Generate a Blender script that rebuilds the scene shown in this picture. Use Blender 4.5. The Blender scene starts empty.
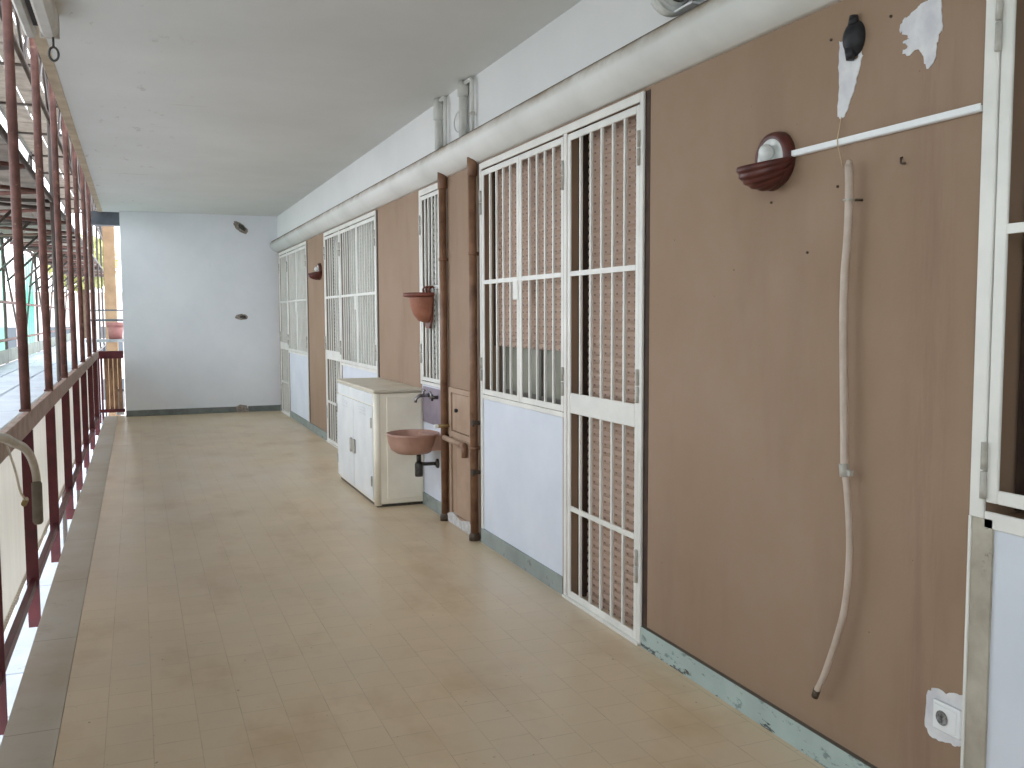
import bpy, math, random
from mathutils import Vector, Matrix
random.seed(7)
SC = bpy.context.scene
COL = SC.collection
PI = math.pi

# ------------------------------------------------------------------ materials
def lin(c):
    return tuple(((v/255)/12.92 if v/255 <= .04045 else ((v/255+.055)/1.055)**2.4) for v in c)

class NT:
    def __init__(s, name):
        s.m = bpy.data.materials.new(name); s.m.use_nodes = True
        s.t = s.m.node_tree; s.n = s.t.nodes; s.l = s.t.links
        s.b = s.n['Principled BSDF']; s.out = s.n['Material Output']
        s._co = None
    def add(s, kind, **kw):
        n = s.n.new(kind)
        for k, v in kw.items(): setattr(n, k, v)
        return n
    def link(s, a, b): s.l.new(a, b)
    def co(s):
        if s._co is None: s._co = s.add('ShaderNodeNewGeometry').outputs['Position']
        return s._co
    def scaled(s, sc, loc=(0, 0, 0)):
        mp = s.add('ShaderNodeMapping'); s.link(s.co(), mp.inputs['Vector'])
        mp.inputs['Scale'].default_value = sc; mp.inputs['Location'].default_value = loc
        return mp.outputs['Vector']
    def noise(s, scale=5, detail=4, rough=.55, vec=None, dist=0):
        n = s.add('ShaderNodeTexNoise'); s.link(vec or s.co(), n.inputs['Vector'])
        n.inputs['Scale'].default_value = scale; n.inputs['Detail'].default_value = detail
        n.inputs['Roughness'].default_value = rough; n.inputs['Distortion'].default_value = dist
        return n.outputs['Fac']
    def ramp(s, fac, lo, hi, a=0.0, b=1.0):
        n = s.add('ShaderNodeMapRange'); n.clamp = True
        s.link(fac, n.inputs['Value'])
        n.inputs['From Min'].default_value = lo; n.inputs['From Max'].default_value = hi
        n.inputs['To Min'].default_value = a; n.inputs['To Max'].default_value = b
        return n.outputs['Result']
    def mix(s, fac, a, b, mode='MIX'):
        n = s.add('ShaderNodeMix', data_type='RGBA', blend_type=mode)
        for sock, v in ((n.inputs['Factor'], fac), (n.inputs['A'], a), (n.inputs['B'], b)):
            if hasattr(v, 'is_output'): s.link(v, sock)
            elif isinstance(v, (int, float)): sock.default_value = v
            else: sock.default_value = (*v, 1)
        return n.outputs['Result']
    def math(s, op, a, b=None):
        n = s.add('ShaderNodeMath', operation=op)
        for i, v in enumerate((a, b)):
            if v is None: continue
            if hasattr(v, 'is_output'): s.link(v, n.inputs[i])
            else: n.inputs[i].default_value = v
        return n.outputs[0]
    def xyz(s):
        n = s.add('ShaderNodeSeparateXYZ'); s.link(s.co(), n.inputs[0]); return n.outputs
    def color(s, c):
        if hasattr(c, 'is_output'): s.link(c, s.b.inputs['Base Color'])
        else: s.b.inputs['Base Color'].default_value = (*c, 1)
    def bump(s, h, strength=.2, dist=.01):
        n = s.add('ShaderNodeBump'); s.link(h, n.inputs['Height'])
        n.inputs['Strength'].default_value = strength; n.inputs['Distance'].default_value = dist
        s.link(n.outputs[0], s.b.inputs['Normal'])
    def rough(s, r, metal=0, spec=.5):
        if hasattr(r, 'is_output'): s.link(r, s.b.inputs['Roughness'])
        else: s.b.inputs['Roughness'].default_value = r
        s.b.inputs['Metallic'].default_value = metal
        s.b.inputs['Specular IOR Level'].default_value = spec

M = {}
def paint(name, c, c2=None, rough=.5, scale=6, amt=1.0, dirt=None, dirt_lo=.62, dirt_hi=.7, dirt_scale=14, bump=0, metal=0, spec=.4):
    t = NT(name); c = lin(c); col = c
    if c2:
        col = t.mix(t.ramp(t.noise(scale), .35, .65, 0, amt), c, lin(c2))
    if dirt:
        col = t.mix(t.ramp(t.noise(dirt_scale, 6, .65), dirt_lo, dirt_hi), col, lin(dirt))
    t.color(col); t.rough(rough, metal, spec)
    if bump: t.bump(t.noise(60, 3), bump, .004)
    M[name] = t.m; return t

paint('grille_white', (228, 227, 222), (216, 215, 210), .38, 5)
paint('hinge_grey', (190, 188, 182), (165, 160, 150), .45, 20)
paint('panel_white', (215, 220, 230), (206, 212, 223), .75, 2.5, bump=.1)
paint('ledge_white', (222, 222, 220), (206, 205, 200), .7, 2, bump=.1)
paint('cabinet_cream', (240, 235, 219), (232, 226, 209), .42, 4)
paint('cabinet_white', (226, 229, 230), (214, 218, 221), .4, 4)
paint('cabinet_top', (206, 199, 182), (192, 184, 167), .45, 6)
paint('terracotta', (158, 104, 82), (136, 84, 64), .6, 9, bump=.15)
paint('terracotta_dark', (122, 66, 50), (92, 44, 34), .45, 12)
paint('basin_clay', (182, 146, 130), (164, 126, 111), .45, 7)
paint('lamp_brown', (92, 46, 40), (72, 34, 30), .35, 20)
paint('lamp_white', (226, 228, 226), (206, 208, 206), .35, 30)
paint('black_rubber', (26, 26, 30), (38, 38, 42), .5, 40)
paint('hose_beige', (196, 180, 168), (180, 164, 150), .55, 12)
paint('hose_end', (84, 70, 58), (58, 48, 40), .6, 60)
paint('plastic_white', (232, 234, 236), None, .35)
paint('socket_dark', (60, 58, 56), (150, 150, 150), .4, 90)
paint('plaster_patch', (222, 222, 224), (200, 200, 206), .9, 14, bump=.4)
paint('plaster_grey', (176, 174, 170), (204, 204, 206), .9, 22, bump=.4)
paint('plaster_hole', (120, 112, 104), (158, 150, 142), .9, 25, bump=.8)
paint('strip_plaster', (182, 176, 162), (160, 152, 138), .9, 9, dirt=(104, 96, 84), dirt_lo=.66, dirt_hi=.74, dirt_scale=16, bump=.4)
paint('brown_pipe', (134, 100, 76), (108, 76, 56), .45, 9, dirt=(72, 50, 40), dirt_lo=.6, dirt_hi=.75, dirt_scale=9)
paint('cupboard_tan', (170, 144, 123), (156, 130, 109), .6, 5)
paint('gap_shade_brown', (74, 56, 46), (58, 44, 38), .8, 12)  # dark brown that paints in the shade of gaps around frames and shutters
paint('dark_gap', (44, 34, 30), None, .8)
paint('pipe_grey', (206, 206, 200), (192, 192, 186), .45, 8)
paint('pipe_white', (214, 214, 208), (200, 200, 194), .45, 8)
paint('metal_dark', (86, 84, 80), (58, 56, 54), .4, 30, metal=.5)
paint('chrome', (170, 168, 170), (130, 128, 132), .25, 30, metal=.9)
paint('splash_mauve', (150, 138, 150), (128, 118, 132), .4, 6)
paint('rust_post', (114, 76, 66), (84, 54, 48), .6, 12, dirt=(140, 110, 92), dirt_lo=.6, dirt_hi=.7, dirt_scale=18)
paint('dark_red', (100, 40, 46), (78, 31, 37), .45, 8)
paint('handrail', (172, 148, 134), (150, 122, 110), .55, 9, dirt=(112, 74, 66), dirt_lo=.6, dirt_hi=.8, dirt_scale=5)
paint('lintel', (200, 182, 156), (176, 158, 134), .7, 6)
paint('awning_alu', (196, 190, 180), (180, 174, 164), .4, 6)
paint('scaffold_tube', (84, 76, 70), (66, 52, 46), .5, 6)
paint('scaffold_red', (122, 84, 74), (92, 62, 54), .6, 6)
paint('deck_planks', (206, 212, 220), (186, 194, 204), .5, 3, dirt=(120, 122, 126), dirt_lo=.62, dirt_hi=.7, dirt_scale=5)
paint('deck_wood', (156, 144, 132), (124, 112, 102), .7, 4)
paint('toe_board', (140, 144, 132), (120, 124, 114), .7, 4)
paint('grip_grey', (122, 112, 98), (104, 96, 84), .6, 20)
paint('tube_grey', (192, 184, 170), (174, 166, 152), .35, 12)
paint('cord_white', (222, 214, 196), None, .6)
paint('brass', (150, 130, 90), None, .4, metal=.6)
paint('pot_pink', (178, 124, 118), (160, 104, 98), .6, 8)
paint('stone_shelf', (176, 176, 176), (150, 150, 150), .7, 12)
paint('ochre_wall', (176, 144, 112), (150, 120, 92), .8, 4)
paint('old_wood', (164, 128, 96), (120, 86, 66), .7, 5)
paint('steel_blue', (92, 96, 104), (76, 80, 88), .5, 6)
paint('building_pink', (240, 228, 222), (234, 220, 212), .85, .4)
paint('building_roof', (214, 190, 178), (204, 178, 166), .8, 1)
paint('window_dark', (92, 98, 104), None, .2)
paint('trunk', (96, 80, 64), (76, 62, 50), .9, 6)
paint('leaf_green', (196, 196, 132), (168, 174, 104), .7, 3)
paint('ground_pale', (205, 202, 196), (190, 187, 180), .9, .3)
paint('curtain_grey', (216, 218, 208), (196, 200, 190), .8, 5)
paint('alu_frame', (112, 106, 100), (96, 92, 88), .4, 9)
paint('inner_wall', (120, 112, 104), None, .9)
paint('wire_beige', (206, 184, 150), None, .6)
paint('baseboard_far', (122, 128, 126), (102, 108, 106), .7, 8)

# brown wall paint: uneven, with reddish and dull areas and small chips
t = NT('wall_brown')
c = t.mix(t.ramp(t.noise(1.3, 5, .6), .35, .68), lin((147, 122, 100)), lin((155, 131, 112)))
c = t.mix(t.ramp(t.noise(3.1, 4, .6, t.scaled((1, 1.0, .28), (3, 1, 7))), .5, .75, 0, .55), c, lin((132, 108, 90)))
c = t.mix(t.ramp(t.noise(6, 3, .6, t.scaled((1, 1.4, .16), (9, 2, 1))), .6, .8, 0, .3), c, lin((150, 122, 108)))
X = t.xyz()
streak = t.math('MULTIPLY', t.ramp(X['Y'], 1.9, 1.97), t.ramp(X['Y'], 2.12, 2.04))
c = t.mix(t.math('MULTIPLY', streak, t.ramp(t.noise(9, 5, .7, t.scaled((1, 2, .2))), .42, .62, 0, .35)), c, lin((124, 94, 82)))
c = t.mix(t.ramp(t.noise(34, 2, .5), .78, .8, 0, .8), c, lin((90, 70, 58)))
t.color(c); t.rough(.72, 0, .3); t.bump(t.noise(70, 4), .12, .004); M['wall_brown'] = t.m

# white rendered walls and ceiling
t = NT('wall_white')
c = t.mix(t.ramp(t.noise(.9, 5, .6), .35, .7), lin((230, 230, 229)), lin((221, 222, 222)))
c = t.mix(t.ramp(t.noise(16, 4, .7), .68, .78, 0, .35), c, lin((190, 188, 184)))
t.color(c); t.rough(.85, 0, .25); t.bump(t.noise(55, 3), .1, .004); M['wall_white'] = t.m

t = NT('end_wall_white')
c = t.mix(t.ramp(t.noise(1.1, 5, .6), .35, .7), lin((226, 229, 234)), lin((216, 220, 226)))
c = t.mix(t.ramp(t.noise(9, 4, .7), .66, .78, 0, .4), c, lin((196, 200, 206)))
t.color(c); t.rough(.8, 0, .25); t.bump(t.noise(55, 3), .1, .004); M['end_wall_white'] = t.m

t = NT('ceiling_white')
c = t.mix(t.ramp(t.noise(.8, 5, .6), .35, .7), lin((219, 220, 218)), lin((210, 211, 208)))
X = t.xyz()
edge = t.ramp(X['X'], .55, -.1, 0, 1)
flk = t.ramp(t.noise(7, 5, .7, t.scaled((1.2, .5, 1))), .62, .68, 0, 1)
c = t.mix(t.math('MULTIPLY', t.math('MULTIPLY', edge, flk), .5), c, lin((158, 150, 142)))
lines = t.ramp(t.noise(2.2, 2, .5, t.scaled((.6, 6, 1))), .7, .76, 0, .3)
c = t.mix(t.math('MULTIPLY', lines, t.ramp(X['X'], .9, .1)), c, lin((170, 162, 152)))
t.color(c); t.rough(.85, 0, .25); t.bump(t.noise(45, 3), .1, .004); M['ceiling_white'] = t.m

# ledge: white, dusty brown stain along its upper edge
t = NT('ledge_stained')
X = t.xyz()
c = t.mix(t.ramp(t.noise(2.2, 4), .4, .7), lin((222, 222, 219)), lin((208, 208, 204)))
st = t.math('MULTIPLY', t.ramp(X['Z'], 2.59, 2.645), t.ramp(t.noise(5, 5, .7), .3, .62, .2, 1))
c = t.mix(st, c, lin((150, 132, 110)))
c = t.mix(t.ramp(X['Z'], 2.644, 2.658), c, lin((84, 72, 58)))
t.color(c); t.rough(.75, 0, .3); M['ledge_stained'] = t.m

# small square tiles laid in columns that run along the gallery
t = NT('floor_tiles')
X = t.xyz()
cx = t.add('ShaderNodeCombineXYZ')
t.link(X['Y'], cx.inputs[0]); t.link(t.math('ADD', X['X'], .305 + .157*40), cx.inputs[1])
br = t.add('ShaderNodeTexBrick'); t.link(cx.outputs[0], br.inputs['Vector'])
br.offset = .35; br.offset_frequency = 2; br.squash = 1
br.inputs['Scale'].default_value = 1; br.inputs['Brick Width'].default_value = .157; br.inputs['Row Height'].default_value = .157
br.inputs['Mortar Size'].default_value = .0016; br.inputs['Mortar Smooth'].default_value = .3
br.inputs['Color1'].default_value = (0, 0, 0, 1); br.inputs['Color2'].default_value = (1, 1, 1, 1); br.inputs['Mortar'].default_value = (.5, .5, .5, 1)
c = t.mix(br.outputs['Color'], lin((202, 181, 149)), lin((208, 187, 156)))
c = t.mix(t.ramp(t.noise(1.1, 5, .6), .38, .66), c, lin((197, 178, 149)))
c = t.mix(t.ramp(t.noise(2.6, 4, .6, t.scaled((1, .6, 1), (4, 2, 0))), .52, .72, 0, .8), c, lin((182, 155, 119)))
c = t.mix(t.ramp(t.noise(.7, 3, .5, t.scaled((1.4, .5, 1), (1, 8, 0))), .5, .7, 0, .6), c, lin((200, 187, 169)))
c = t.mix(t.math('MULTIPLY', t.ramp(t.noise(40, 2, .5), .73, .75), .7), c, lin((110, 92, 76)))
vis = t.ramp(t.noise(3.2, 4, .7), .35, .7, .12, .8)
c = t.mix(t.math('MULTIPLY', br.outputs['Fac'], vis), c, lin((140, 120, 98)))
t.color(c)
t.rough(t.ramp(t.noise(2, 4), .3, .7, .31, .42), 0, .6); t.bump(br.outputs['Fac'], -.08, .003); M['floor_tiles'] = t.m

t = NT('kerb_concrete')
c = t.mix(t.ramp(t.noise(1.6, 5, .6), .35, .65), lin((184, 177, 166)), lin((174, 161, 144)))
c = t.mix(t.ramp(t.noise(5, 5, .7), .58, .75, 0, .6), c, lin((154, 142, 126)))
X = t.xyz()
fr = t.math('FRACT', t.math('DIVIDE', X['Y'], 1.05))
c = t.mix(t.ramp(t.math('ABSOLUTE', t.math('SUBTRACT', fr, .5)), .004, .002, 0, .5), c, lin((112, 100, 86)))
t.color(c); t.rough(.6, 0, .3); M['kerb_concrete'] = t.m

# grey-green painted skirting, scratched along the lower edge
t = NT('baseboard_green')
X = t.xyz()
c = t.mix(t.ramp(t.noise(4, 4), .4, .7), lin((172, 188, 184)), lin((158, 173, 170)))
c = t.mix(t.ramp(t.noise(9, 5, .7, t.scaled((1, 1, 2.6))), .57, .63, 0, .85), c, lin((112, 128, 126)))
low = t.ramp(X['Z'], .045, .0, 0, .16)
c = t.mix(t.ramp(t.math('ADD', t.noise(11, 5, .7, t.scaled((1, .7, 2.2))), low), .68, .72), c, lin((78, 84, 82)))
c = t.mix(t.ramp(X['Z'], .0925, .0945), c, lin((88, 82, 74)))
t.color(c); t.rough(.6, 0, .3); M['baseboard_green'] = t.m

paint('baseboard_grey', (146, 154, 150), (130, 138, 134), .65, 5, dirt=(98, 102, 100), dirt_lo=.6, dirt_hi=.68, dirt_scale=12)
# roller shutter: narrow pinkish brown slats pierced with rows of small slots
def shutter_mat(name, c1, c2, slot):
    t = NT(name); X = t.xyz()
    fz = t.math('FRACT', t.math('DIVIDE', X['Z'], .042))
    fy = t.math('FRACT', t.math('DIVIDE', t.math('ADD', X['Y'], .02), .0595))
    hole = t.math('MULTIPLY', t.math('LESS_THAN', fz, .22), t.math('LESS_THAN', fy, .30))
    c = t.mix(t.ramp(t.noise(1.5, 3), .4, .7), lin(c1), lin(c2))
    c = t.mix(t.math('MULTIPLY', hole, slot), c, lin((84, 56, 50)))
    t.color(c); t.rough(.6, 0, .3); M[name] = t.m
shutter_mat('shutter_pink', (180, 155, 139), (170, 145, 129), .75)
shutter_mat('shutter_grey', (196, 196, 190), (182, 184, 178), .25)
shutter_mat('shutter_dark', (136, 120, 108), (122, 108, 98), .5)

# cream cane-like screen with fine vertical ribs
t = NT('cane_cream'); X = t.xyz()
w = t.math('FRACT', t.math('DIVIDE', X['Y'], .045))
c = t.mix(t.ramp(t.math('ABSOLUTE', t.math('SUBTRACT', w, .5)), .3, .5, 0, .8), lin((226, 220, 208)), lin((168, 158, 146)))
c = t.mix(t.ramp(t.noise(3, 4, .6, t.scaled((1, 3, .3))), .45, .75, 0, .5), c, lin((206, 198, 184)))
t.color(c); t.rough(.7, 0, .3)
tr = t.add('ShaderNodeBsdfTranslucent'); t.link(c, tr.inputs['Color'])
ms = t.add('ShaderNodeMixShader'); ms.inputs[0].default_value = .4
t.link(t.b.outputs[0], ms.inputs[1]); t.link(tr.outputs[0], ms.inputs[2]); t.link(ms.outputs[0], t.out.inputs['Surface'])
M['cane_cream'] = t.m

def net_mat(name, c, clear):
    t = NT(name)
    tr = t.add('ShaderNodeBsdfTranslucent'); tr.inputs['Color'].default_value = (*lin(c), 1)
    df = t.add('ShaderNodeBsdfDiffuse'); df.inputs['Color'].default_value = (*lin(c), 1)
    m0 = t.add('ShaderNodeMixShader'); m0.inputs[0].default_value = .7
    t.link(df.outputs[0], m0.inputs[1]); t.link(tr.outputs[0], m0.inputs[2])
    tp = t.add('ShaderNodeBsdfTransparent')
    m1 = t.add('ShaderNodeMixShader'); m1.inputs[0].default_value = clear
    t.link(m0.outputs[0], m1.inputs[1]); t.link(tp.outputs[0], m1.inputs[2]); t.link(m1.outputs[0], t.out.inputs['Surface'])
    M[name] = t.m
net_mat('net_mint', (150, 214, 184), .4)
net_mat('net_teal', (92, 172, 146), .35)
net_mat('net_pale', (206, 214, 206), .6)
net_mat('net_light_block', (150, 160, 150), .12)  # dense material for the added net that holds back daylight
t = NT('glass_pane'); t.color(t.mix(t.ramp(t.noise(4, 3), .35, .7), lin((152, 152, 138)), lin((128, 130, 118)))); t.rough(.22, 0, .5); M['glass_pane'] = t.m

# ------------------------------------------------------------------ mesh builder
class MB:
    def __init__(s): s.v = []; s.f = []; s.sm = []
    def face(s, pts, smooth=False):
        i = len(s.v); s.v += [Vector(p) for p in pts]; s.f.append(list(range(i, i+len(pts)))); s.sm.append(smooth); return s
    def box(s, x0, x1, y0, y1, z0, z1, bev=0):
        x0, x1 = min(x0, x1), max(x0, x1); y0, y1 = min(y0, y1), max(y0, y1); z0, z1 = min(z0, z1), max(z0, z1)
        b = min(bev, (x1-x0)*.45, (y1-y0)*.45, (z1-z0)*.45)
        if b <= 0:
            i = len(s.v)
            s.v += [Vector((x, y, z)) for z in (z0, z1) for y in (y0, y1) for x in (x0, x1)]
            for q in ((0, 2, 3, 1), (4, 5, 7, 6), (0, 1, 5, 4), (2, 6, 7, 3), (0, 4, 6, 2), (1, 3, 7, 5)):
                s.f.append([i+k for k in q]); s.sm.append(False)
        else:  # octagonal plan with chamfered top and bottom
            def ring(z, k):
                a, c = x0+k, x1-k; d, e = y0+k, y1-k
                return [(a+b, d, z), (c-b, d, z), (c, d+b, z), (c, e-b, z), (c-b, e, z), (a+b, e, z), (a, e-b, z), (a, d+b, z)]
            rs = [ring(z0, b*.7), ring(z0+b*.7, 0), ring(z1-b*.7, 0), ring(z1, b*.7)]
            s.rings(rs, closed=True, caps=True)
        return s
    def rings(s, rs, closed=True, caps=True, smooth=False):
        i = len(s.v); n = len(rs[0])
        for r in rs: s.v += [Vector(p) for p in r]
        for k in range(len(rs)-1):
            for j in range(n if closed else n-1):
                a = i+k*n+j; b = i+k*n+(j+1) % n
                s.f.append([a, b, b+n, a+n]); s.sm.append(smooth)
        if caps:
            s.f.append([i+j for j in range(n)][::-1]); s.sm.append(False)
            s.f.append([i+(len(rs)-1)*n+j for j in range(n)]); s.sm.append(False)
        return s
    def tube(s, pts, r, n=12, caps=True, closed=False):
        P = [Vector(p) for p in pts]; rs = []
        R = r if isinstance(r, (list, tuple)) else [r]*len(P)
        up = None
        for k, p in enumerate(P):
            if closed: d = (P[(k+1) % len(P)]-P[k-1]).normalized()
            else: d = (P[min(k+1, len(P)-1)]-P[max(k-1, 0)]).normalized()
            if up is None:
                up = Vector((0, 0, 1)) if abs(d.z) < .9 else Vector((1, 0, 0))
            a = d.cross(up)
            if a.length < 1e-4: a = d.cross(Vector((0, 1, 0)))
            a.normalize(); b = a.cross(d).normalized(); up = b
            rs.append([p+(a*math.cos(2*PI*j/n)+b*math.sin(2*PI*j/n))*R[k] for j in range(n)])
        if closed: rs.append(rs[0]); caps = False
        return s.rings(rs, True, caps, True)
    def cyl(s, p0, p1, r, n=16): return s.tube([p0, p1], r, n)
    def lathe(s, prof, c, axis='z', n=24, a0=0, a1=2*PI, caps=False, sy=1, sx=1):
        """prof: (radius, height) pairs about an axis through c"""
        full = abs(a1-a0) > 6.28; rs = []
        m = n if full else n+1
        for r, h in prof:
            ring = []
            for j in range(m):
                t = a0+(a1-a0)*j/n; u, w = r*math.cos(t)*sx, r*math.sin(t)*sy
                if axis == 'z': p = (c[0]+u, c[1]+w, c[2]+h)
                elif axis == 'x': p = (c[0]+h, c[1]+u, c[2]+w)
                else: p = (c[0]+u, c[1]+h, c[2]+w)
                ring.append(p)
            rs.append(ring)
        return s.rings(rs, full, caps, True)
    def poly(s, pts, x0, x1):
        """outline in (y, z) given thickness along x"""
        a = [(x0, y, z) for y, z in pts]; b = [(x1, y, z) for y, z in pts]
        n = len(pts)
        s.face(a); s.face(b[::-1])
        for j in range(n): s.face([a[j], a[(j+1) % n], b[(j+1) % n], b[j]])
        return s
    def prism(s, prof, y0, y1, smooth=False):
        """closed (x, z) profile extruded along y"""
        return s.rings([[(x, y0, z) for x, z in prof], [(x, y1, z) for x, z in prof]], True, True, smooth)

def tag(o, label=None, cat=None, group=None, kind=None):
    if label: o['label'] = label
    if cat: o['category'] = cat
    if group: o['group'] = group
    if kind: o['kind'] = kind
    return o
ROOTLOC = {}
def root_of(o):
    while o.parent: o = o.parent
    return o
def obj(name, mb, mat, parent=None, loc=None, bev=0):
    off = Vector((0, 0, 0))
    if parent: off = ROOTLOC.get(root_of(parent).name, Vector((0, 0, 0)))
    elif loc: off = Vector(loc)
    me = bpy.data.meshes.new(name)
    me.from_pydata([tuple(v-off) for v in mb.v], [], mb.f)
    me.polygons.foreach_set('use_smooth', mb.sm)
    import bmesh
    bm = bmesh.new(); bm.from_mesh(me)
    bmesh.ops.remove_doubles(bm, verts=bm.verts, dist=1e-5)
    bmesh.ops.recalc_face_normals(bm, faces=bm.faces)
    bm.to_mesh(me); bm.free()
    me.materials.append(M[mat])
    o = bpy.data.objects.new(name, me); COL.objects.link(o)
    if parent: o.parent = parent
    else:
        o.location = off; ROOTLOC[o.name] = off
    if bev:
        b = o.modifiers.new('bevel', 'BEVEL'); b.width = bev; b.segments = 2; b.limit_method = 'ANGLE'
    return o
def thing(name, loc, label, cat, group=None):
    o = bpy.data.objects.new(name, None); COL.objects.link(o)
    o.location = loc; o.empty_display_size = .1; ROOTLOC[o.name] = Vector(loc)
    return tag(o, label, cat, group)
def dup(root, delta, label):
    r = root.copy(); COL.objects.link(r); r.location = root.location+Vector(delta); r['label'] = label
    for ch in list(root.children):
        c = ch.copy(); COL.objects.link(c); c.parent = r
        for g in list(ch.children):
            d = g.copy(); COL.objects.link(d); d.parent = c
    return r
def struct(name, mb, mat): return tag(obj(name, mb, mat), kind='structure')

# ------------------------------------------------------------------ the setting
WX = 2.09            # face of the long brown wall
Y0, Y1 = -3.0, 15.02  # gallery length
CZ = 3.05            # ceiling height
XO = -.49            # open edge of the floor
TOP = 2.47

struct('floor', MB().box(-.305, 3.4, Y0, Y1+.2, -.2, 0), 'floor_tiles')
struct('trim_1', MB().box(XO, -.307, Y0, Y1+.2, -.2, .0), 'kerb_concrete')
struct('ceiling', MB().box(-.42, 3.4, Y0, Y1+.2, CZ, CZ+.25), 'ceiling_white')
struct('trim_2', MB().box(-.485, -.42, Y0, Y1+.2, CZ-.005, CZ+.25), 'lintel')
struct('wall_far', MB().box(-.19, 3.4, Y1, Y1+.2, 0, CZ), 'end_wall_white')
struct('wall_light_block', MB().box(-.49, 3.4, Y0-.2, Y0, 0, CZ), 'wall_white')  # unseen end wall added behind the camera to cut light from there
struct('wall_inner', MB().box(3.3, 3.4, Y0, Y1, 0, CZ), 'inner_wall')
struct('baseboard_far', MB().box(-.19, 1.41, Y1-.012, Y1, 0, .09).box(1.58, 2.08, Y1-.012, Y1, 0, .09), 'baseboard_far')

OPEN = [(0.45, 1.80, .96, TOP), (3.66, 4.42, 0, TOP), (4.42, 5.69, .96, TOP), (6.56, 7.09, .96, TOP),
        (8.58, 10.19, .0, TOP), (10.19, 11.09, 0, TOP), (12.40, 14.02, .0, TOP), (14.02, 14.84, 0, TOP)]
wb = MB(); y = Y0
for a, b, z0, z1 in OPEN:
    if a > y: wb.box(WX, WX+.24, y, a, 0, 2.60)
    wb.box(WX, WX+.24, a, b, z1, 2.60)
    if z0 > 0: wb.box(WX, WX+.24, a, b, 0, z0)
    y = b
wb.box(WX, WX+.24, y, Y1, 0, 2.60)
for a in (4.385, 10.175, 14.005): wb.box(WX-.012, WX+.045, a, a+.06, 0, TOP).box(WX+.045, WX+.24, a+.028, a+.06, 0, TOP)
struct('wall_right', wb, 'wall_brown')
struct('wall_upper', MB().box(WX, WX+.24, Y0, Y1, 2.60, CZ), 'wall_white')
struct('trim_3', MB().prism([(2.10, 2.685), (2.045, 2.68), (1.995, 2.66), (1.972, 2.625), (1.972, 2.585), (1.992, 2.545), (2.03, 2.51), (2.07, 2.49), (2.10, 2.48)], Y0, Y1-.002, True), 'ledge_stained')
# white painted wall below each window
for i, (a, b) in enumerate([(4.43, 5.69), (6.56, 7.09), (8.54, 10.18), (12.36, 14.01), (.45, 1.772)]):
    struct('trim_%d' % (4+i), MB().box(WX-.004, WX+.2, a, b, .0, .955), 'panel_white')
struct('trim_9', MB().box(WX-.012, WX+.01, 1.772, 1.836, .0, .955), 'strip_plaster')
bases = [(Y0, .45), (.45, 1.772), (1.845, 3.60), (4.44, 5.71), (6.53, 7.1), (7.1, 8.515), (8.53, 10.18), (11.1, 12.335), (12.35, 14.0), (14.86, Y1)]
for i, (a, b) in enumerate(bases):
    struct('baseboard_right' if i == 0 else 'baseboard_right_%d' % (i+1), MB().box(WX-.018, WX, a, b, 0, .095), 'baseboard_green' if a < 4 else 'baseboard_grey')

# ------------------------------------------------------------------ security grilles
FX = 2.074   # outer face of the steel frames
def leaf(parent, name, y0, y1, z0, z1, bars, hb, hinge_y, hinge_z, panel=None, lock=None, w=.034):
    x0, x1 = FX+.003, FX+.0135
    m = MB().box(x0, x1, y0, y0+w, z0, z1, .003).box(x0, x1, y1-w, y1, z0, z1, .003)
    m.box(x0, x1, y0+w, y1-w, z0, z0+w, .003).box(x0, x1, y0+w, y1-w, z1-w, z1, .003)
    lf = obj(name, m, 'grille_white', parent)
    for yb in bars:
        segs = [(z0+w, z1-w)] if not panel else [(z0+w, panel[0]), (panel[1], z1-w)]
        b = MB()
        for s0, s1 in segs: b.box(x0+.001, x0+.015, yb-.008, yb+.008, s0, s1, .002)
        obj('bar', b, 'grille_white', lf)
    for z in hb:
        obj('crossbar', MB().box(x0+.0, x0+.012, y0+w, y1-w, z-.013, z+.013, .002), 'grille_white', lf)
    if panel: obj('kick_panel', MB().box(x0+.001, x0+.013, y0+w, y1-w, panel[0], panel[1], .003), 'grille_white', lf)
    if lock: obj('lock_plate', MB().box(x0-.006, x0+.02, lock[0], lock[1], lock[2], lock[3], .004), 'grille_white', lf)
    for z in hinge_z:
        h = MB()
        h.cyl((FX-.004, hinge_y, z-.075), (FX-.004, hinge_y, z-.003), .0085).cyl((FX-.004, hinge_y, z+.003), (FX-.004, hinge_y, z+.075), .0085)
        obj('hinge', h, 'hinge_grey', lf)
    return lf
def outer_frame(parent, y0, y1, z0, mull, sill, w=.03):
    x0, x1 = FX, FX+.0135
    m = MB().box(x0, x1, y0, y0+w, z0, TOP, .003).box(x0, x1, y1-w, y1, z0, TOP, .003).box(x0, x1, y0+w, y1-w, TOP-.04, TOP, .003)
    for q in mull: m.box(x0, x1, q-.018, q+.018, z0, TOP-.04, .003)
    for a, b in sill: m.box(x0+.004, x1, a, b, .957, .985, .003)
    return obj('frame', m, 'grille_white', parent)
def spread(a, b, n): return [a+(b-a)*(k+1)/(n+1) for k in range(n)]
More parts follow.
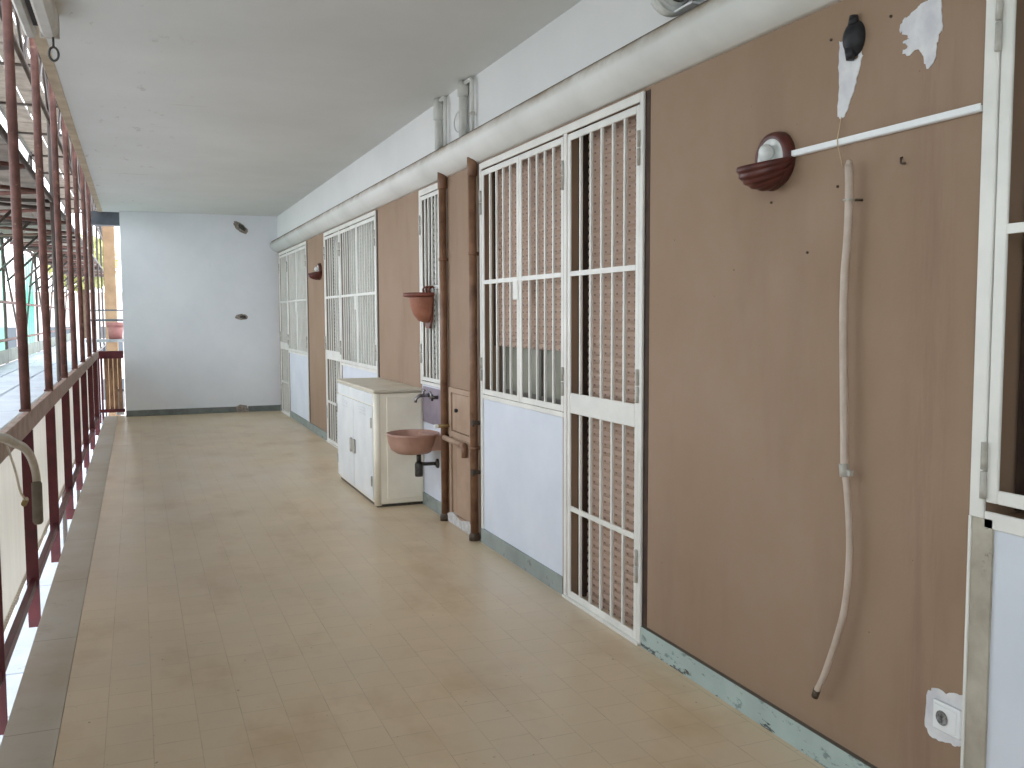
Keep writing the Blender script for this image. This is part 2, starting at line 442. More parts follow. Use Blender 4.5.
def unit(loc, label, y0, y1, mull, door, leaves, lock, nb):
    g = thing('security_grille', loc, label, 'security grille')
    sill = (mull+.018, y1-.03) if door[1] < mull else (y0+.03, mull-.018)
    outer_frame(g, y0, y1, 0.0, [mull], [sill])
    near = door[1] < mull+.01
    leaf(g, 'gate_leaf', door[0], door[1], .012, TOP-.05, spread(door[0]+.03, door[1]-.03, nb[0]), [1.71, .487],
         door[0]-.004 if near else door[1]+.004, (2.23, 1.18, .36), (.99, 1.095))
    for k, (a, b) in enumerate(leaves):
        leaf(g, 'window_leaf', a, b, .988, TOP-.05, spread(a+.03, b-.03, nb[1]), [1.71], a-.004 if k == 0 else b+.004, (2.22, 1.15),
             None, lock if k == 1 else None)
    obj('shadow_strip', MB().box(WX-.002, WX+.004, y0-.036, y0+.07, 0, TOP), 'gap_shade_brown', g)  # dark strip standing in for the shadow gap beside the frame
    obj('threshold', MB().box(FX-.012, FX+.06, door[0]-.03, door[1]+.03, 0, .012), 'grille_white', g)
    return g
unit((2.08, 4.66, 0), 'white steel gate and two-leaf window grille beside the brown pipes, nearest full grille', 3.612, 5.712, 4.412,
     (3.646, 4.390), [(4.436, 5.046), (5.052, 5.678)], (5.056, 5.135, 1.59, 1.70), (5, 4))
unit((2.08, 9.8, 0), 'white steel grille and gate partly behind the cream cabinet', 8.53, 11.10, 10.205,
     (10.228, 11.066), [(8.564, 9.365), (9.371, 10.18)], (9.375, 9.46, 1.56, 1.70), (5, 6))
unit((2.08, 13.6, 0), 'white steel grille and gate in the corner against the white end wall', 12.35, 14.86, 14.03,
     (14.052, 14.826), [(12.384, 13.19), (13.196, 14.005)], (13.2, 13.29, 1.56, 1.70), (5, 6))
g = thing('window_grille', (2.08, 6.82, .96), 'narrow white window grille above the wash basin, behind the hanging planter', 'window grille')
m = MB().box(FX, FX+.0135, 6.55, 6.582, .96, TOP, .003).box(FX, FX+.0135, 7.068, 7.1, .96, TOP, .003).box(FX, FX+.0135, 6.582, 7.068, TOP-.045, TOP, .003).box(FX, FX+.0135, 6.582, 7.068, .96, .985, .003)
obj('frame', m, 'grille_white', g)
leaf(g, 'window_leaf', 6.586, 7.064, .99, TOP-.052, spread(6.60, 7.05, 4), [1.71], 7.07, (2.2, 1.2), None, None, .03)
g = thing('window_grille', (2.08, 1.3, .96), 'white hinged window grille cut off by the right edge, above the plastered strip', 'window grille')
m = MB().box(FX, FX+.0135, 1.80, 1.845, .955, TOP, .003).box(FX, FX+.0135, .42, .45, .955, TOP, .003).box(FX, FX+.0135, .45, 1.80, TOP-.04, TOP, .003).box(FX+.004, FX+.0135, .45, 1.80, .93, .975, .003)
m.box(WX-.016, WX+.01, 1.836, 1.845, 0, .955)
obj('frame', m, 'grille_white', g)
leaf(g, 'window_leaf', 1.13, 1.796, 1.0, TOP-.05, spread(1.16, 1.76, 4), [1.716], 1.798, (2.245, 1.085), None, None, .036)
leaf(g, 'window_leaf', .454, 1.12, 1.0, TOP-.05, spread(.48, 1.09, 4), [1.716], .45, (2.2, 1.085), None, None, .036)

# roller shutters behind the grilles
def shutter(y0, y1, z0, mat, label, x=2.185, p=.042):
    prof = []; z = z0
    while z < TOP+.06:
        prof += [(x, z), (x-.006, z+p*.25), (x-.008, z+p*.55), (x-.005, z+p*.85)]; z += p
    back = [(x+.012, prof[-1][1]), (x+.012, z0)]
    th = thing('roller_shutter', (x, (y0+y1)/2, z0), label, 'roller shutter')
    pr = prof+back
    obj('slats', MB().prism(pr, y0+.02, y1-.035), mat, th)
    obj('end_slat', MB().box(x-.012, x+.016, y0+.02, y1-.035, z0-.03, z0, .003), mat, th)
    for a, b in ((y0, y0+.026), (y1-.012, y1)):
        obj('guide_rail', MB().box(x-.022, x+.026, a, b, z0-.03, TOP), 'cupboard_tan' if a == y0 else 'gap_shade_brown', th)  # far rail coloured dark to paint in the shaded recess by the jamb
    return th
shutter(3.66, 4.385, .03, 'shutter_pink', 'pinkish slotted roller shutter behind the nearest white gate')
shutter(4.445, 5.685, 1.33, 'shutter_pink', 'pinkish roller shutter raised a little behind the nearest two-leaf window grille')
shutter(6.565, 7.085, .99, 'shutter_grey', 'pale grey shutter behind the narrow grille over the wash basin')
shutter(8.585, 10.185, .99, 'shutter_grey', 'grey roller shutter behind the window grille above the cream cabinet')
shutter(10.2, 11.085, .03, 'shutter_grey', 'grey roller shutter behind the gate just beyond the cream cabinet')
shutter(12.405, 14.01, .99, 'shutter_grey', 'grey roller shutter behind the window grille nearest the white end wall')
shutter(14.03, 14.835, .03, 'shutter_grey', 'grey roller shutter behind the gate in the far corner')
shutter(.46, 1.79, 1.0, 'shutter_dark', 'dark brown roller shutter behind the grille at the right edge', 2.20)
# window glass seen below the raised shutter
w1 = struct('window_1', MB().box(2.21, 2.25, 4.42, 4.47, .97, 1.36).box(2.21, 2.25, 5.64, 5.69, .97, 1.36).box(2.21, 2.25, 4.47, 5.64, .97, 1.02).box(2.21, 2.25, 5.03, 5.09, 1.02, 1.36), 'alu_frame')
obj('pane', MB().box(2.225, 2.231, 4.47, 5.03, 1.02, 1.40).box(2.225, 2.231, 5.09, 5.64, 1.02, 1.40), 'glass_pane', w1)

# ------------------------------------------------------------------ brown pipes, meter cupboard, water pipe
def downpipe(x, y, label, first=None):
    th = thing('downpipe', (x, y, 0), label, 'pipe', 'brown downpipes on the wall')
    obj('shaft', MB().cyl((x, y, .0), (x, y, 2.52), .027, 20), 'brown_pipe', th)
    obj('foot_collar', MB().lathe([(.028, 0), (.037, 0), (.037, .03), (.032, .045), (.027, .05)], (x, y, 0), n=20), 'hose_end', th)
    for z in (.62, 1.9):
        b = MB().lathe([(.027, -.01), (.031, -.01), (.031, .01), (.027, .01)], (x, y, z), n=20)
        b.box(x+.02, WX+.005, y-.01, y+.01, z-.012, z+.012)
        obj('pipe_bracket', b, 'brown_pipe', th)
    obj('top_collar', MB().lathe([(.027, 2.40), (.033, 2.405), (.033, 2.52), (.027, 2.52)], (x, y, 0), n=20), 'brown_pipe', th)
    return th
downpipe(2.05, 5.775, 'brown wall pipe beside the nearest two-leaf window grille, near side of the small cupboard')
downpipe(2.055, 6.43, 'brown wall pipe standing just in front of the wash basin')
cb = thing('meter_cupboard', (2.09, 6.12, .03), 'low tan cupboard set into the wall between the two brown pipes', 'cupboard')
x0 = WX-.022
m = MB().box(x0, WX+.005, 6.315, 6.36, .05, .985).box(x0, WX+.005, 5.88, 5.925, .05, .985).box(x0, WX+.005, 5.925, 6.315, .95, .985).box(x0, WX+.005, 5.925, 6.315, .635, .675).box(x0, WX+.005, 5.925, 6.315, .05, .075)
obj('frame', m, 'cupboard_tan', cb)
for z0, z1 in ((.68, .945), (.08, .63)):
    d = obj('door', MB().box(WX-.014, WX-.002, 5.93, 6.22, z0, z1, .002), 'cupboard_tan', cb)
    e = obj('door', MB().box(WX-.012, WX-.002, 6.23, 6.31, z0, z1, .002), 'cupboard_tan', cb)
    if z0 > .5: obj('knob', MB().lathe([(0, -.026), (.013, -.022), (.015, -.012), (.008, 0)], (WX-.012, 6.19, .83), 'x', 12), 'black_rubber', d)
obj('backing', MB().box(WX-.0015, WX-.0005, 5.925, 6.315, .075, .95), 'dark_gap', cb)
st = obj('plaster_patch', MB().poly([(5.86, 0.004), (6.42, .004), (6.44, .05), (6.3, .085), (6.1, .06), (5.95, .09), (5.87, .06)], WX-.026, WX+.002), 'plaster_grey', None, (WX, 6.1, 0))
tag(st, 'rough grey plaster strip at the floor under the small tan cupboard', 'plaster patch')
wp = thing('water_pipe', (2.05, 6.2, .6), 'short tan pipe with an elbow crossing the cupboard from the pipe near the basin', 'pipe')
obj('tube', MB().tube([(2.045, 6.40, .615), (2.045, 6.2, .612), (2.045, 6.01, .609)], .019, 14), 'cupboard_tan', wp)
obj('elbow', MB().tube([(2.045, 6.02, .609), (2.045, 5.97, .606), (2.045, 5.955, .58), (2.045, 5.955, .53)], .022, 14), 'brown_pipe', wp)
obj('pipe_bracket', MB().box(2.04, WX-.02, 6.0, 6.03, .597, .622), 'hose_end', wp)
tp = thing('stub_valve', (2.05, 6.36, .71), 'small whitish valve stub sticking out beside the upper cupboard door', 'valve')
obj('stem', MB().cyl((WX-.01, 6.36, .705), (1.985, 6.36, .705), .013), 'brass', tp)
obj('cap', MB().lathe([(0, -.03), (.012, -.03), (.014, -.01), (.012, 0)], (1.985, 6.36, .705), 'x', 14), 'plastic_white', tp)
for i, z in enumerate((.79, .46)):
    th = thing('wall_bracket', (2.06, 5.735, z), ('small dark bracket between the brown pipe and the white panel, the upper of two', 'small dark bracket between the brown pipe and the white panel, the lower of two')[i], 'bracket')
    obj('arm', MB().box(2.03, WX, 5.742, 5.77, z-.012, z+.012, .003), 'hose_end', th)
    obj('clip', MB().box(2.024, 2.04, 5.735, 5.777, z-.022, z+.022, .004), 'hose_end', th)

# ------------------------------------------------------------------ metal cabinet
cx0, cx1, cy0, cy1, ch = 1.685, 2.086, 7.055, 8.48, .925
cab = thing('metal_cabinet', (1.88, 7.77, 0), 'low cream metal cabinet with two doors standing against the wall', 'cabinet')
obj('body', MB().box(cx0+.012, cx1, cy0+.006, cy1, .02, .895, .01), 'cabinet_cream', cab)
obj('top', MB().box(cx0-.006, cx1, cy0-.006, cy1+.006, .899, ch, .008), 'cabinet_top', cab)
obj('plinth', MB().box(cx0+.02, cx1-.01, cy0+.012, cy1-.01, 0, .022), 'metal_dark', cab)
obj('corner_post', MB().cyl((cx0+.03, cy0+.028, .012), (cx0+.03, cy0+.028, .893), .03, 20), 'cabinet_cream', cab)
obj('side_panel', MB().box(cx0+.10, cx1-.02, cy0-.002, cy0+.01, .06, .862, .004), 'cabinet_cream', cab)
obj('fascia', MB().box(cx0, cx0+.014, cy0+.06, cy1-.01, .80, .888, .004), 'cabinet_white', cab)
for k, (a, b) in enumerate(((cy0+.065, 7.775), (7.79, cy1-.015))):
    d = obj('door', MB().box(cx0-.006, cx0+.014, a, b, .05, .79, .006), 'cabinet_white', cab)
    hy = b-.05 if k == 0 else a+.05
    obj('handle', MB().box(cx0-.028, cx0-.006, hy-.02, hy+.02, .34, .46, .008), 'hinge_grey', d)
    v = MB()
    for j in range(3): v.box(cx0-.010, cx0-.005, (a+b)/2-.10, (a+b)/2+.10, .70+j*.024, .71+j*.024, .002)
    obj('vent_slot', v, 'cabinet_white', d)
    qy = a+.01 if k == 0 else b-.01
    for z in (.20, .66): obj('hinge', MB().cyl((cx0-.008, qy, z-.04), (cx0-.008, qy, z+.04), .008), 'hinge_grey', d)

# ------------------------------------------------------------------ wash basin, tap, splash panel
bs = thing('wash_basin', (1.90, 6.72, .45), 'rounded terracotta coloured wash basin fixed below the narrow window grille', 'wash basin')
bx, by = WX-.006, 6.69
prof_o = [(.06, 0), (.135, .008), (.18, .035), (.200, .085), (.208, .135), (.214, .142), (.214, .155), (.203, .158), (.192, .146), (.18, .10), (.15, .06), (.08, .034), (.0, .03)]
obj('bowl', MB().lathe(prof_o, (1.89, by, .468), n=40, sx=.92, sy=1.0), 'basin_clay', bs)
obj('mount', MB().box(1.97, WX-.004, by-.15, by+.15, .50, .615, .01), 'basin_clay', bs)
tr = obj('trap', MB().cyl((1.935, by, .475), (1.935, by, .40), .018).lathe([(.0, .29), (.028, .292), (.031, .30), (.031, .385), (.024, .40), (.02, .40)], (1.935, by, 0), n=18), 'metal_dark', bs)
obj('waste_pipe', MB().tube([(1.95, by, .385), (2.0, by, .382), (WX-.005, by, .38)], .014).lathe([(.014, -.022), (.034, -.012), (.036, 0)], (WX-.004, by, .38), 'x', 16), 'metal_dark', bs)
sp = obj('splash_panel', MB().box(WX-.012, WX-.004, 6.57, 7.055, .665, .945, .003), 'splash_mauve', None, (WX, 6.8, .66))
tag(sp, 'mauve grey splash panel on the wall above the wash basin', 'splash panel')
tpp = thing('water_tap', (2.0, 6.82, .88), 'small chrome water tap on the splash panel over the basin', 'tap')
obj('spout', MB().tube([(WX-.012, 6.84, .888), (2.02, 6.84, .888), (1.985, 6.84, .884), (1.962, 6.84, .865), (1.956, 6.84, .835)], [.016, .014, .013, .012, .012], 14), 'chrome', tpp)
obj('handle', MB().cyl((2.02, 6.84, .89), (2.02, 6.84, .925), .009).tube([(2.02, 6.80, .928), (2.02, 6.88, .928)], .008), 'chrome', tpp)
obj('flange', MB().lathe([(.0, -.012), (.028, -.01), (.03, 0)], (WX-.012, 6.84, .888), 'x', 16), 'chrome', tpp)
obj('side_valve', MB().cyl((WX-.012, 6.66, .885), (2.035, 6.66, .885), .014).tube([(2.035, 6.66, .86), (2.035, 6.66, .91)], .009), 'metal_dark', tpp)

# ------------------------------------------------------------------ hanging half planter on the grille
pl = thing('wall_planter', (1.93, 6.76, 1.42), 'brown terracotta half planter hooked on the narrow window grille', 'planter')
px, py = 2.035, 6.76
def half(prof, c, n=28, sx=1, sy=1):
    return MB().lathe(prof, c, n=n, a0=PI/2, a1=3*PI/2, sx=sx, sy=sy)
m = half([(.03, 0), (.07, .015), (.105, .06), (.128, .12), (.14, .18), (.14, .205)], (px, py, 1.445))
m.rings([[(px, py-r, 1.445+h) for r, h in ((.03, 0), (.07, .015), (.105, .06), (.128, .12), (.14, .18), (.14, .205))],
         [(px, py+r, 1.445+h) for r, h in ((.03, 0), (.07, .015), (.105, .06), (.128, .12), (.14, .18), (.14, .205))]], False, False)
obj('bowl', m, 'terracotta', pl)
obj('rim', half([(.138, .188), (.178, .194), (.184, .204), (.18, .222), (.16, .224), (.148, .21)], (px, py, 1.445)), 'terracotta_dark', pl)
obj('soil', MB().face([(px-.135*math.sin(PI*k/20), py+.135*math.cos(PI*k/20), 1.635) for k in range(21)]), 'hose_end', pl)
obj('back_plate', MB().poly([(6.66, 1.46), (6.72, 1.40), (6.80, 1.40), (6.86, 1.46), (6.90, 1.66), (6.62, 1.66)], px, px+.012), 'terracotta_dark', pl)
for k in range(3):
    yy = 6.68+.075*k
    obj('hook', MB().tube([(px-.005, yy, 1.66), (px-.012, yy, 1.695), (px-.002, yy, 1.712), (px+.02, yy, 1.712), (px+.03, yy, 1.70)], .009, 8), 'terracotta_dark', pl)

# ------------------------------------------------------------------ wall lamps
ly, lz = 2.705, 2.035
lamp = thing('wall_lamp', (WX, ly, lz), 'brown shell wall lamp with ribbed bowl at the end of the white trunking', 'wall lamp', 'brown shell wall lamps')
ring = MB().lathe([(.070, -.034), (.080, -.038), (.092, -.030), (.096, -.012), (.096, 0), (.0, 0)], (WX, ly, lz), 'x', 36)
obj('back_ring', ring, 'lamp_brown', lamp)
obj('reflector', MB().lathe([(.0, -.022), (.05, -.026), (.074, -.034), (.079, -.037)], (WX, ly, lz), 'x', 32), 'lamp_white', lamp)
# ribbed quarter-sphere bowl under the ring
rs = []
N = 36
for i in range(N+1):
    th = (PI/2)*i/N            # 0 at rim, pi/2 at the wall end below
    rib = 1+.035*abs(math.sin(i*PI/6))
    row = []
    for j in range(25):
        ph = PI*j/24           # sweeps across the wall
        X_ = .142*math.cos(th)*math.sin(ph)*rib
        Y_ = .098*(math.cos(ph))*math.cos(th*.9)*rib
        Z_ = -.10*math.sin(th)*rib*(.35+.65*math.sin(ph)**.4 if math.sin(ph) > 0 else .35)
        row.append((WX-.002-X_*1.06, ly+Y_, lz+.002+Z_*1.04-.22*X_))
    rs.append(row)
bw = MB().rings(rs, False, False, True)
bo = obj('bowl', bw, 'lamp_brown', lamp)
so = bo.modifiers.new('shell', 'SOLIDIFY'); so.thickness = .006; so.offset = -1
obj('inner_lining', MB().face([(WX-.004-.132*math.sin(PI*k/24), ly+.088*math.cos(PI*k/24), lz-.006-.029*math.sin(PI*k/24)) for k in range(25)]), 'lamp_white', lamp)
bl = MB()
pts = []
for i in range(9):
    a = PI*i/8
    pts.append((.026*math.sin(a)+.0005, -.03*math.cos(a)))
bl.lathe(pts, (WX-.05, ly, lz+.022), 'z', 16)
obj('bulb', bl, 'lamp_white', lamp)
dup(lamp, (0, 8.70, .005), 'small brown shell wall lamp between the two far white grilles')

# ------------------------------------------------------------------ trunking, fitting, hose, socket, patches
tk = thing('cable_trunking', (WX, 2.2, 2.04), 'white cable trunking running across the wall from lamp to window frame', 'cable trunking')
obj('duct', MB().box(WX-.016, WX, 1.848, 2.612, 2.030, 2.046, .002), 'plastic_white', tk)
obj('cover', MB().box(WX-.019, WX-.014, 1.848, 2.612, 2.032, 2.051, .002), 'plastic_white', tk)
bf = thing('cable_fitting', (WX, 2.335, 2.35), 'black oval rubber cable fitting high on the wall above the plaster streak', 'fitting')
obj('body', MB().lathe([(.0, -.04), (.018, -.038), (.034, -.026), (.042, -.01), (.044, 0)], (WX, 2.334, 2.348), 'x', 24, sy=1.22, sx=.92), 'black_rubber', bf)
obj('upper_nub', MB().tube([(WX-.014, 2.332, 2.385), (WX-.014, 2.331, 2.415)], [.017, .013], 12), 'black_rubber', bf)
obj('lower_nub', MB().tube([(WX-.016, 2.338, 2.315), (WX-.016, 2.341, 2.282)], [.020, .012], 12), 'black_rubber', bf)
A = [(2.407, 2.359), (2.388, 2.356), (2.371, 2.326), (2.356, 2.296), (2.333, 2.285), (2.308, 2.304), (2.304, 2.288), (2.321, 2.236), (2.337, 2.189), (2.358, 2.152), (2.376, 2.119), (2.395, 2.115), (2.407, 2.125), (2.405, 2.193), (2.409, 2.278)]
B = [(2.155, 2.323), (2.143, 2.348), (2.112, 2.36), (2.087, 2.37), (2.062, 2.376), (2.014, 2.39), (2.004, 2.336), (1.999, 2.28), (2.011, 2.274), (2.015, 2.238), (2.026, 2.199), (2.046, 2.187), (2.059, 2.208), (2.07, 2.238), (2.083, 2.251), (2.126, 2.243), (2.14, 2.256), (2.121, 2.27), (2.141, 2.285), (2.115, 2.288), (2.135, 2.305)]
Cc = [(1.977, .415), (1.946, .432), (1.909, .431), (1.868, .442), (1.848, .455), (1.848, .298), (1.868, .296), (1.904, .290), (1.935, .282), (1.966, .284), (1.986, .312), (1.984, .355)]
def jag(pts, amp, n):
    out = []
    for k, p in enumerate(pts):
        q = pts[(k+1) % len(pts)]
        for j in range(n):
            f = j/n
            out.append((p[0]+(q[0]-p[0])*f+(random.uniform(-amp, amp) if j else 0), p[1]+(q[1]-p[1])*f+(random.uniform(-amp, amp) if j else 0)))
    return out
for pts, lab in ((A, 'long white plaster streak hanging below the black fitting'), (B, 'jagged white plaster patch high up near the right window frame'), (Cc, 'rough pale plaster patch around the white wall socket')):
    o = obj('plaster_patch', MB().poly(jag(pts, .0045, 4), WX-.0025, WX+.001), 'plaster_patch', None, (WX, pts[0][0], pts[0][1])); tag(o, lab, 'plaster patch')
sk = thing('wall_socket', (WX, 1.9, .36), 'white wall socket with round recess in the plaster patch by the frame', 'socket')
obj('plate', MB().box(WX-.010, WX, 1.853, 1.953, .318, .402, .004), 'plastic_white', sk)
obj('module', MB().box(WX-.013, WX-.008, 1.866, 1.946, .328, .392, .002), 'plastic_white', sk)
obj('outlet', MB().lathe([(.021, -.0155), (.0195, -.0155), (.0185, -.0135), (.0, -.0132)], (WX, 1.914, .36), 'x', 24), 'socket_dark', sk)
hose = thing('hose', (2.05, 2.3, .23), 'beige plastic hose hanging down the brown wall from a clip', 'hose')
HP = [(2.05, 2.308, 1.957), (2.05, 2.304, 1.85), (2.05, 2.307, 1.728), (2.05, 2.315, 1.636), (2.05, 2.317, 1.512), (2.05, 2.312, 1.356), (2.05, 2.305, 1.199), (2.05, 2.297, 1.01), (2.05, 2.284, .949), (2.05, 2.272, .856), (2.05, 2.266, .762), (2.05, 2.27, .665), (2.05, 2.284, .564), (2.05, 2.317, .456), (2.05, 2.369, .322), (2.05, 2.403, .256)]
def smooth_path(P, n=5):
    P = [Vector(p) for p in P]; out = []
    for k in range(len(P)-1):
        p0, p1, p2, p3 = P[max(k-1, 0)], P[k], P[k+1], P[min(k+2, len(P)-1)]
        for j in range(n):
            t = j/n
            out.append(.5*((2*p1)+(-p0+p2)*t+(2*p0-5*p1+4*p2-p3)*t*t+(-p0+3*p1-3*p2+p3)*t**3))
    out.append(P[-1]); return out
obj('upper_tube', MB().tube(smooth_path(HP[:8]), .0125, 14), 'hose_beige', hose)
obj('lower_tube', MB().tube(smooth_path(HP[7:]), .0105, 14), 'hose_beige', hose)
obj('top_cap', MB().tube([(2.05, 2.308, 1.955), (2.05, 2.308, 1.972)], [.0125, .007], 12), 'hose_beige', hose)
obj('coupling', MB().tube([(2.05, 2.300, 1.03), (2.05, 2.294, .99)], .0155, 14).box(2.045, 2.06, 2.268, 2.29, .995, 1.012), 'hinge_grey', hose)
obj('nozzle', MB().tube([(2.05, 2.401, .26), (2.05, 2.412, .232)], [.0125, .0115], 12), 'hose_end', hose)
cl = thing('hose_clip', (2.07, 2.29, 1.85), 'small metal clip on the wall beside the upper hose', 'clip')
obj('ring', MB().tube([(2.05+.016*math.cos(2*PI*k/16), 2.305+.016*math.sin(2*PI*k/16), 1.85) for k in range(16)], .003, 6, closed=True), 'hinge_grey', cl)
obj('screw', MB().cyl((2.065, 2.297, 1.85), (WX, 2.290, 1.85), .004, 8), 'hose_end', cl)
wr = obj('thin_wire', MB().tube([(WX-.004, 2.387, 2.12), (WX-.021, 2.384, 2.05), (WX-.021, 2.382, 2.03), (WX-.004, 2.377, 1.965)], .0016, 6), 'wire_beige', None, (WX, 2.38, 1.96)); tag(wr, 'thin beige wire hanging from the plaster streak to above the hose', 'wire')
hk = obj('wall_hook', MB().tube([(WX, 2.132, 1.955), (WX-.006, 2.132, 1.953), (WX-.008, 2.130, 1.938), (WX-.008, 2.122, 1.935), (WX-.008, 2.112, 1.934)], .003, 8), 'hose_end', None, (WX, 2.12, 1.94)); tag(hk, 'small dark bent hook on the wall right of the lamp below the trunking', 'hook')
for (yy, zz, lab) in ((2.19, 2.373, 'dark screw stub between black fitting and jagged plaster patch'), (2.445, 2.374, 'dark screw stub just left of the black fitting'), (2.002, 2.372, 'dark screw stub at the upper corner of the jagged plaster patch'), (2.40, 1.905, 'tiny dark screw stub just left of the hose top'), (2.735, 1.892, 'tiny dark screw stub below the shell wall lamp'), (2.539, 1.705, 'tiny dark screw stub low between lamp and hose')):
    s_ = obj('screw_stub', MB().lathe([(.0, -.006), (.0035, -.0055), (.0045, 0)], (WX, yy, zz), 'x', 10), 'hose_end', None, (WX, yy, zz)); tag(s_, lab, 'screw')

# far wall: chipped boxes
for (xx, zz, a, b, lab) in ((1.535, 2.862, .105, .072, 'upper broken grey patch on the white end wall, near the ceiling'), (1.515, 1.485, .095, .048, 'broken grey patch at mid height on the white end wall')):
    th = thing('wall_chip', (xx, Y1, zz), lab, 'wall damage')
    pts = []
    for k in range(26):
        an = 2*PI*k/26; r = 1+random.uniform(-.09, .09); tl = -.55 if zz > 2 else 0
        u, v = a*math.cos(an)*r, b*math.sin(an)*r
        pts.append((xx+u, zz+v+u*tl))
    mm = MB(); fr = [(x, Y1-.006, z) for x, z in pts]; bk = [(x, Y1+.002, z) for x, z in pts]
    mm.face(fr)
    for j in range(26): mm.face([fr[j], fr[(j+1) % 26], bk[(j+1) % 26], bk[j]])
    obj('rough_rim', mm, 'plaster_hole', th)
    m2 = MB(); m2.face([(xx+(px_-xx)*.5+.02, Y1-.008, zz+(pz_-zz)*.55) for px_, pz_ in pts])
    obj('cavity', m2, 'metal_dark', th)
o = obj('plaster_patch', MB().rings([[(1.405, Y1-.03, 0), (1.59, Y1-.03, 0), (1.56, Y1-.03, .075), (1.46, Y1-.03, .10), (1.40, Y1-.03, .07)], [(1.405, Y1, 0), (1.59, Y1, 0), (1.56, Y1, .10), (1.46, Y1, .12), (1.40, Y1, .09)]]), 'plaster_hole', None, (1.50, Y1, 0))
tag(o, 'grey plaster lump interrupting the skirting of the white end wall', 'plaster patch')

# vent pipes on the upper wall
def vent(y, yt, label, collar):
    th = thing('vent_pipe', (2.05, y, 2.68), label, 'pipe', 'looped grey pipes above the ledge')
    obj('main_pipe', MB().cyl((2.055, y, 2.66), (2.055, y, 3.045), .029, 18), 'pipe_grey', th)
    obj('collar', MB().lathe([(.029, -.0), (.037, .004), (.037, collar), (.029, collar+.006)], (2.055, y, 3.04-collar-.006), n=18), 'pipe_grey', th)
    obj('thin_pipe', MB().tube([(2.06, yt, 2.66), (2.06, yt, 3.0), (2.06, yt+.012, 3.022), (2.06, yt+.03, 3.03), (2.06, y, 3.03)], .014, 12), 'pipe_white', th)
    return th
vent(6.50, 6.36, 'looped grey vent pipe above the ledge, the farther of the two', .14)
v2 = vent(5.96, 5.79, 'looped grey vent pipe above the ledge, the nearer of the two', .09)
obj('clamp', MB().box(2.042, 2.075, 5.772, 5.82, 2.79, 2.812, .004), 'hinge_grey', v2)
cw = obj('looped_wire', MB().tube(smooth_path([(2.075, 5.99, 2.74), (2.07, 6.08, 2.735), (2.07, 6.17, 2.77), (2.07, 6.19, 2.83), (2.07, 6.12, 2.875), (2.075, 6.0, 2.88)]), .005, 8), 'pipe_grey', None, (2.07, 6.1, 2.74)); tag(cw, 'thin curved wire on the upper wall between the looped vent pipes', 'wire')

# round fitting over the ledge, cut by the top of the picture
rf = thing('exhaust_fitting', (1.99, 3.2, 2.68), 'round white ringed fitting with dark pipe over the ledge at the top', 'exhaust fitting')
cxf, czf = 2.0, 2.775
obj('flange', MB().lathe([(.05, -.02), (.058, -.05), (.064, -.05), (.068, -.022), (.073, -.04), (.079, -.04), (.083, -.012), (.088, -.026), (.093, -.026), (.096, .004), (.096, .02), (.05, .02)], (cxf, 3.27, czf), 'y', 32), 'lamp_white', rf)
obj('inner_duct', MB().lathe([(.054, -.9), (.056, -.03), (.05, .012), (.035, .014), (.0, .014)], (cxf, 3.26, czf), 'y', 24), 'metal_dark', rf)
obj('bracket', MB().poly([(3.12, 2.692), (3.26, 2.692), (3.26, 2.684), (3.12, 2.684)], 2.0, WX), 'plastic_white', rf)

# ------------------------------------------------------------------ railing, posts, screen on the open side
RX = -.56
PY = [5.52-1.4*k for k in range(1, 5)][::-1]+[5.52, 6.95, 8.40, 9.80, 11.22, 12.75, 14.25]
rl = thing('balcony_railing', (RX, 6, -.15), 'dark red balcony railing with wide brown handrail along the open side', 'railing')
obj('handrail', MB().box(RX-.01, RX+.022, Y0, 15.1, .893, 1.0, .004), 'handrail', rl)
obj('bottom_rail', MB().box(RX-.012, RX+.018, Y0, 15.1, .045, .095, .003), 'dark_red', rl)
for y in PY:
    obj('baluster', MB().box(RX-.03, RX+.03, y-.008, y+.008, -.17, .90, .002), 'dark_red', rl)
obj('fixing_bracket', MB().box(RX+.0, XO, 2.71-.02, 2.71+.02, -.13, -.09).box(RX, XO, 8.4-.02, 8.4+.02, -.13, -.09).box(RX, XO, 14.25-.02, 14.25+.02, -.13, -.09), 'dark_red', rl)
names = {4: 'nearest one visible, full height at the left edge', 5: 'second from the left edge', 6: 'third from the left edge', 7: 'fourth from the left edge', 8: 'fifth from the left edge', 9: 'sixth from the left edge', 10: 'seventh and farthest, beside the end wall'}
proto = None
for i, y in enumerate(PY):
    if i < 3: continue
    lab = 'rusty round steel post above the railing, ' + names.get(i, 'just outside the left edge')
    if proto is None:
        proto = thing('steel_post', (RX, y, 1.0), lab, 'post', 'rusty posts above the railing'); py0 = y
        obj('shaft', MB().cyl((RX, y, 1.0), (RX-.010, y, 3.5), .025, 14), 'rust_post', proto)
        obj('foot_plate', MB().box(RX-.03, RX+.018, y-.03, y+.03, 1.0, 1.012, .002), 'rust_post', proto)
    else: dup(proto, (0, y-py0, 0), lab)
sc = thing('cane_screen', (RX-.045, 6, .1), 'cream ribbed cane screen fixed behind the dark red balusters', 'screen')
pts = []; yy = Y0; k = 0
while yy < 15.0:
    pts.append((RX-.05+(.006 if k % 2 else -.004), yy)); yy += .0225; k += 1
obj('canes', MB().rings([[(x, y, .10) for x, y in pts], [(x, y, .895) for x, y in pts]], False, False), 'cane_cream', sc)
obj('edge_batten', MB().box(RX-.065, RX-.035, Y0, 15.0, .085, .105).box(RX-.065, RX-.035, Y0, 15.0, .88, .9), 'cane_cream', sc)

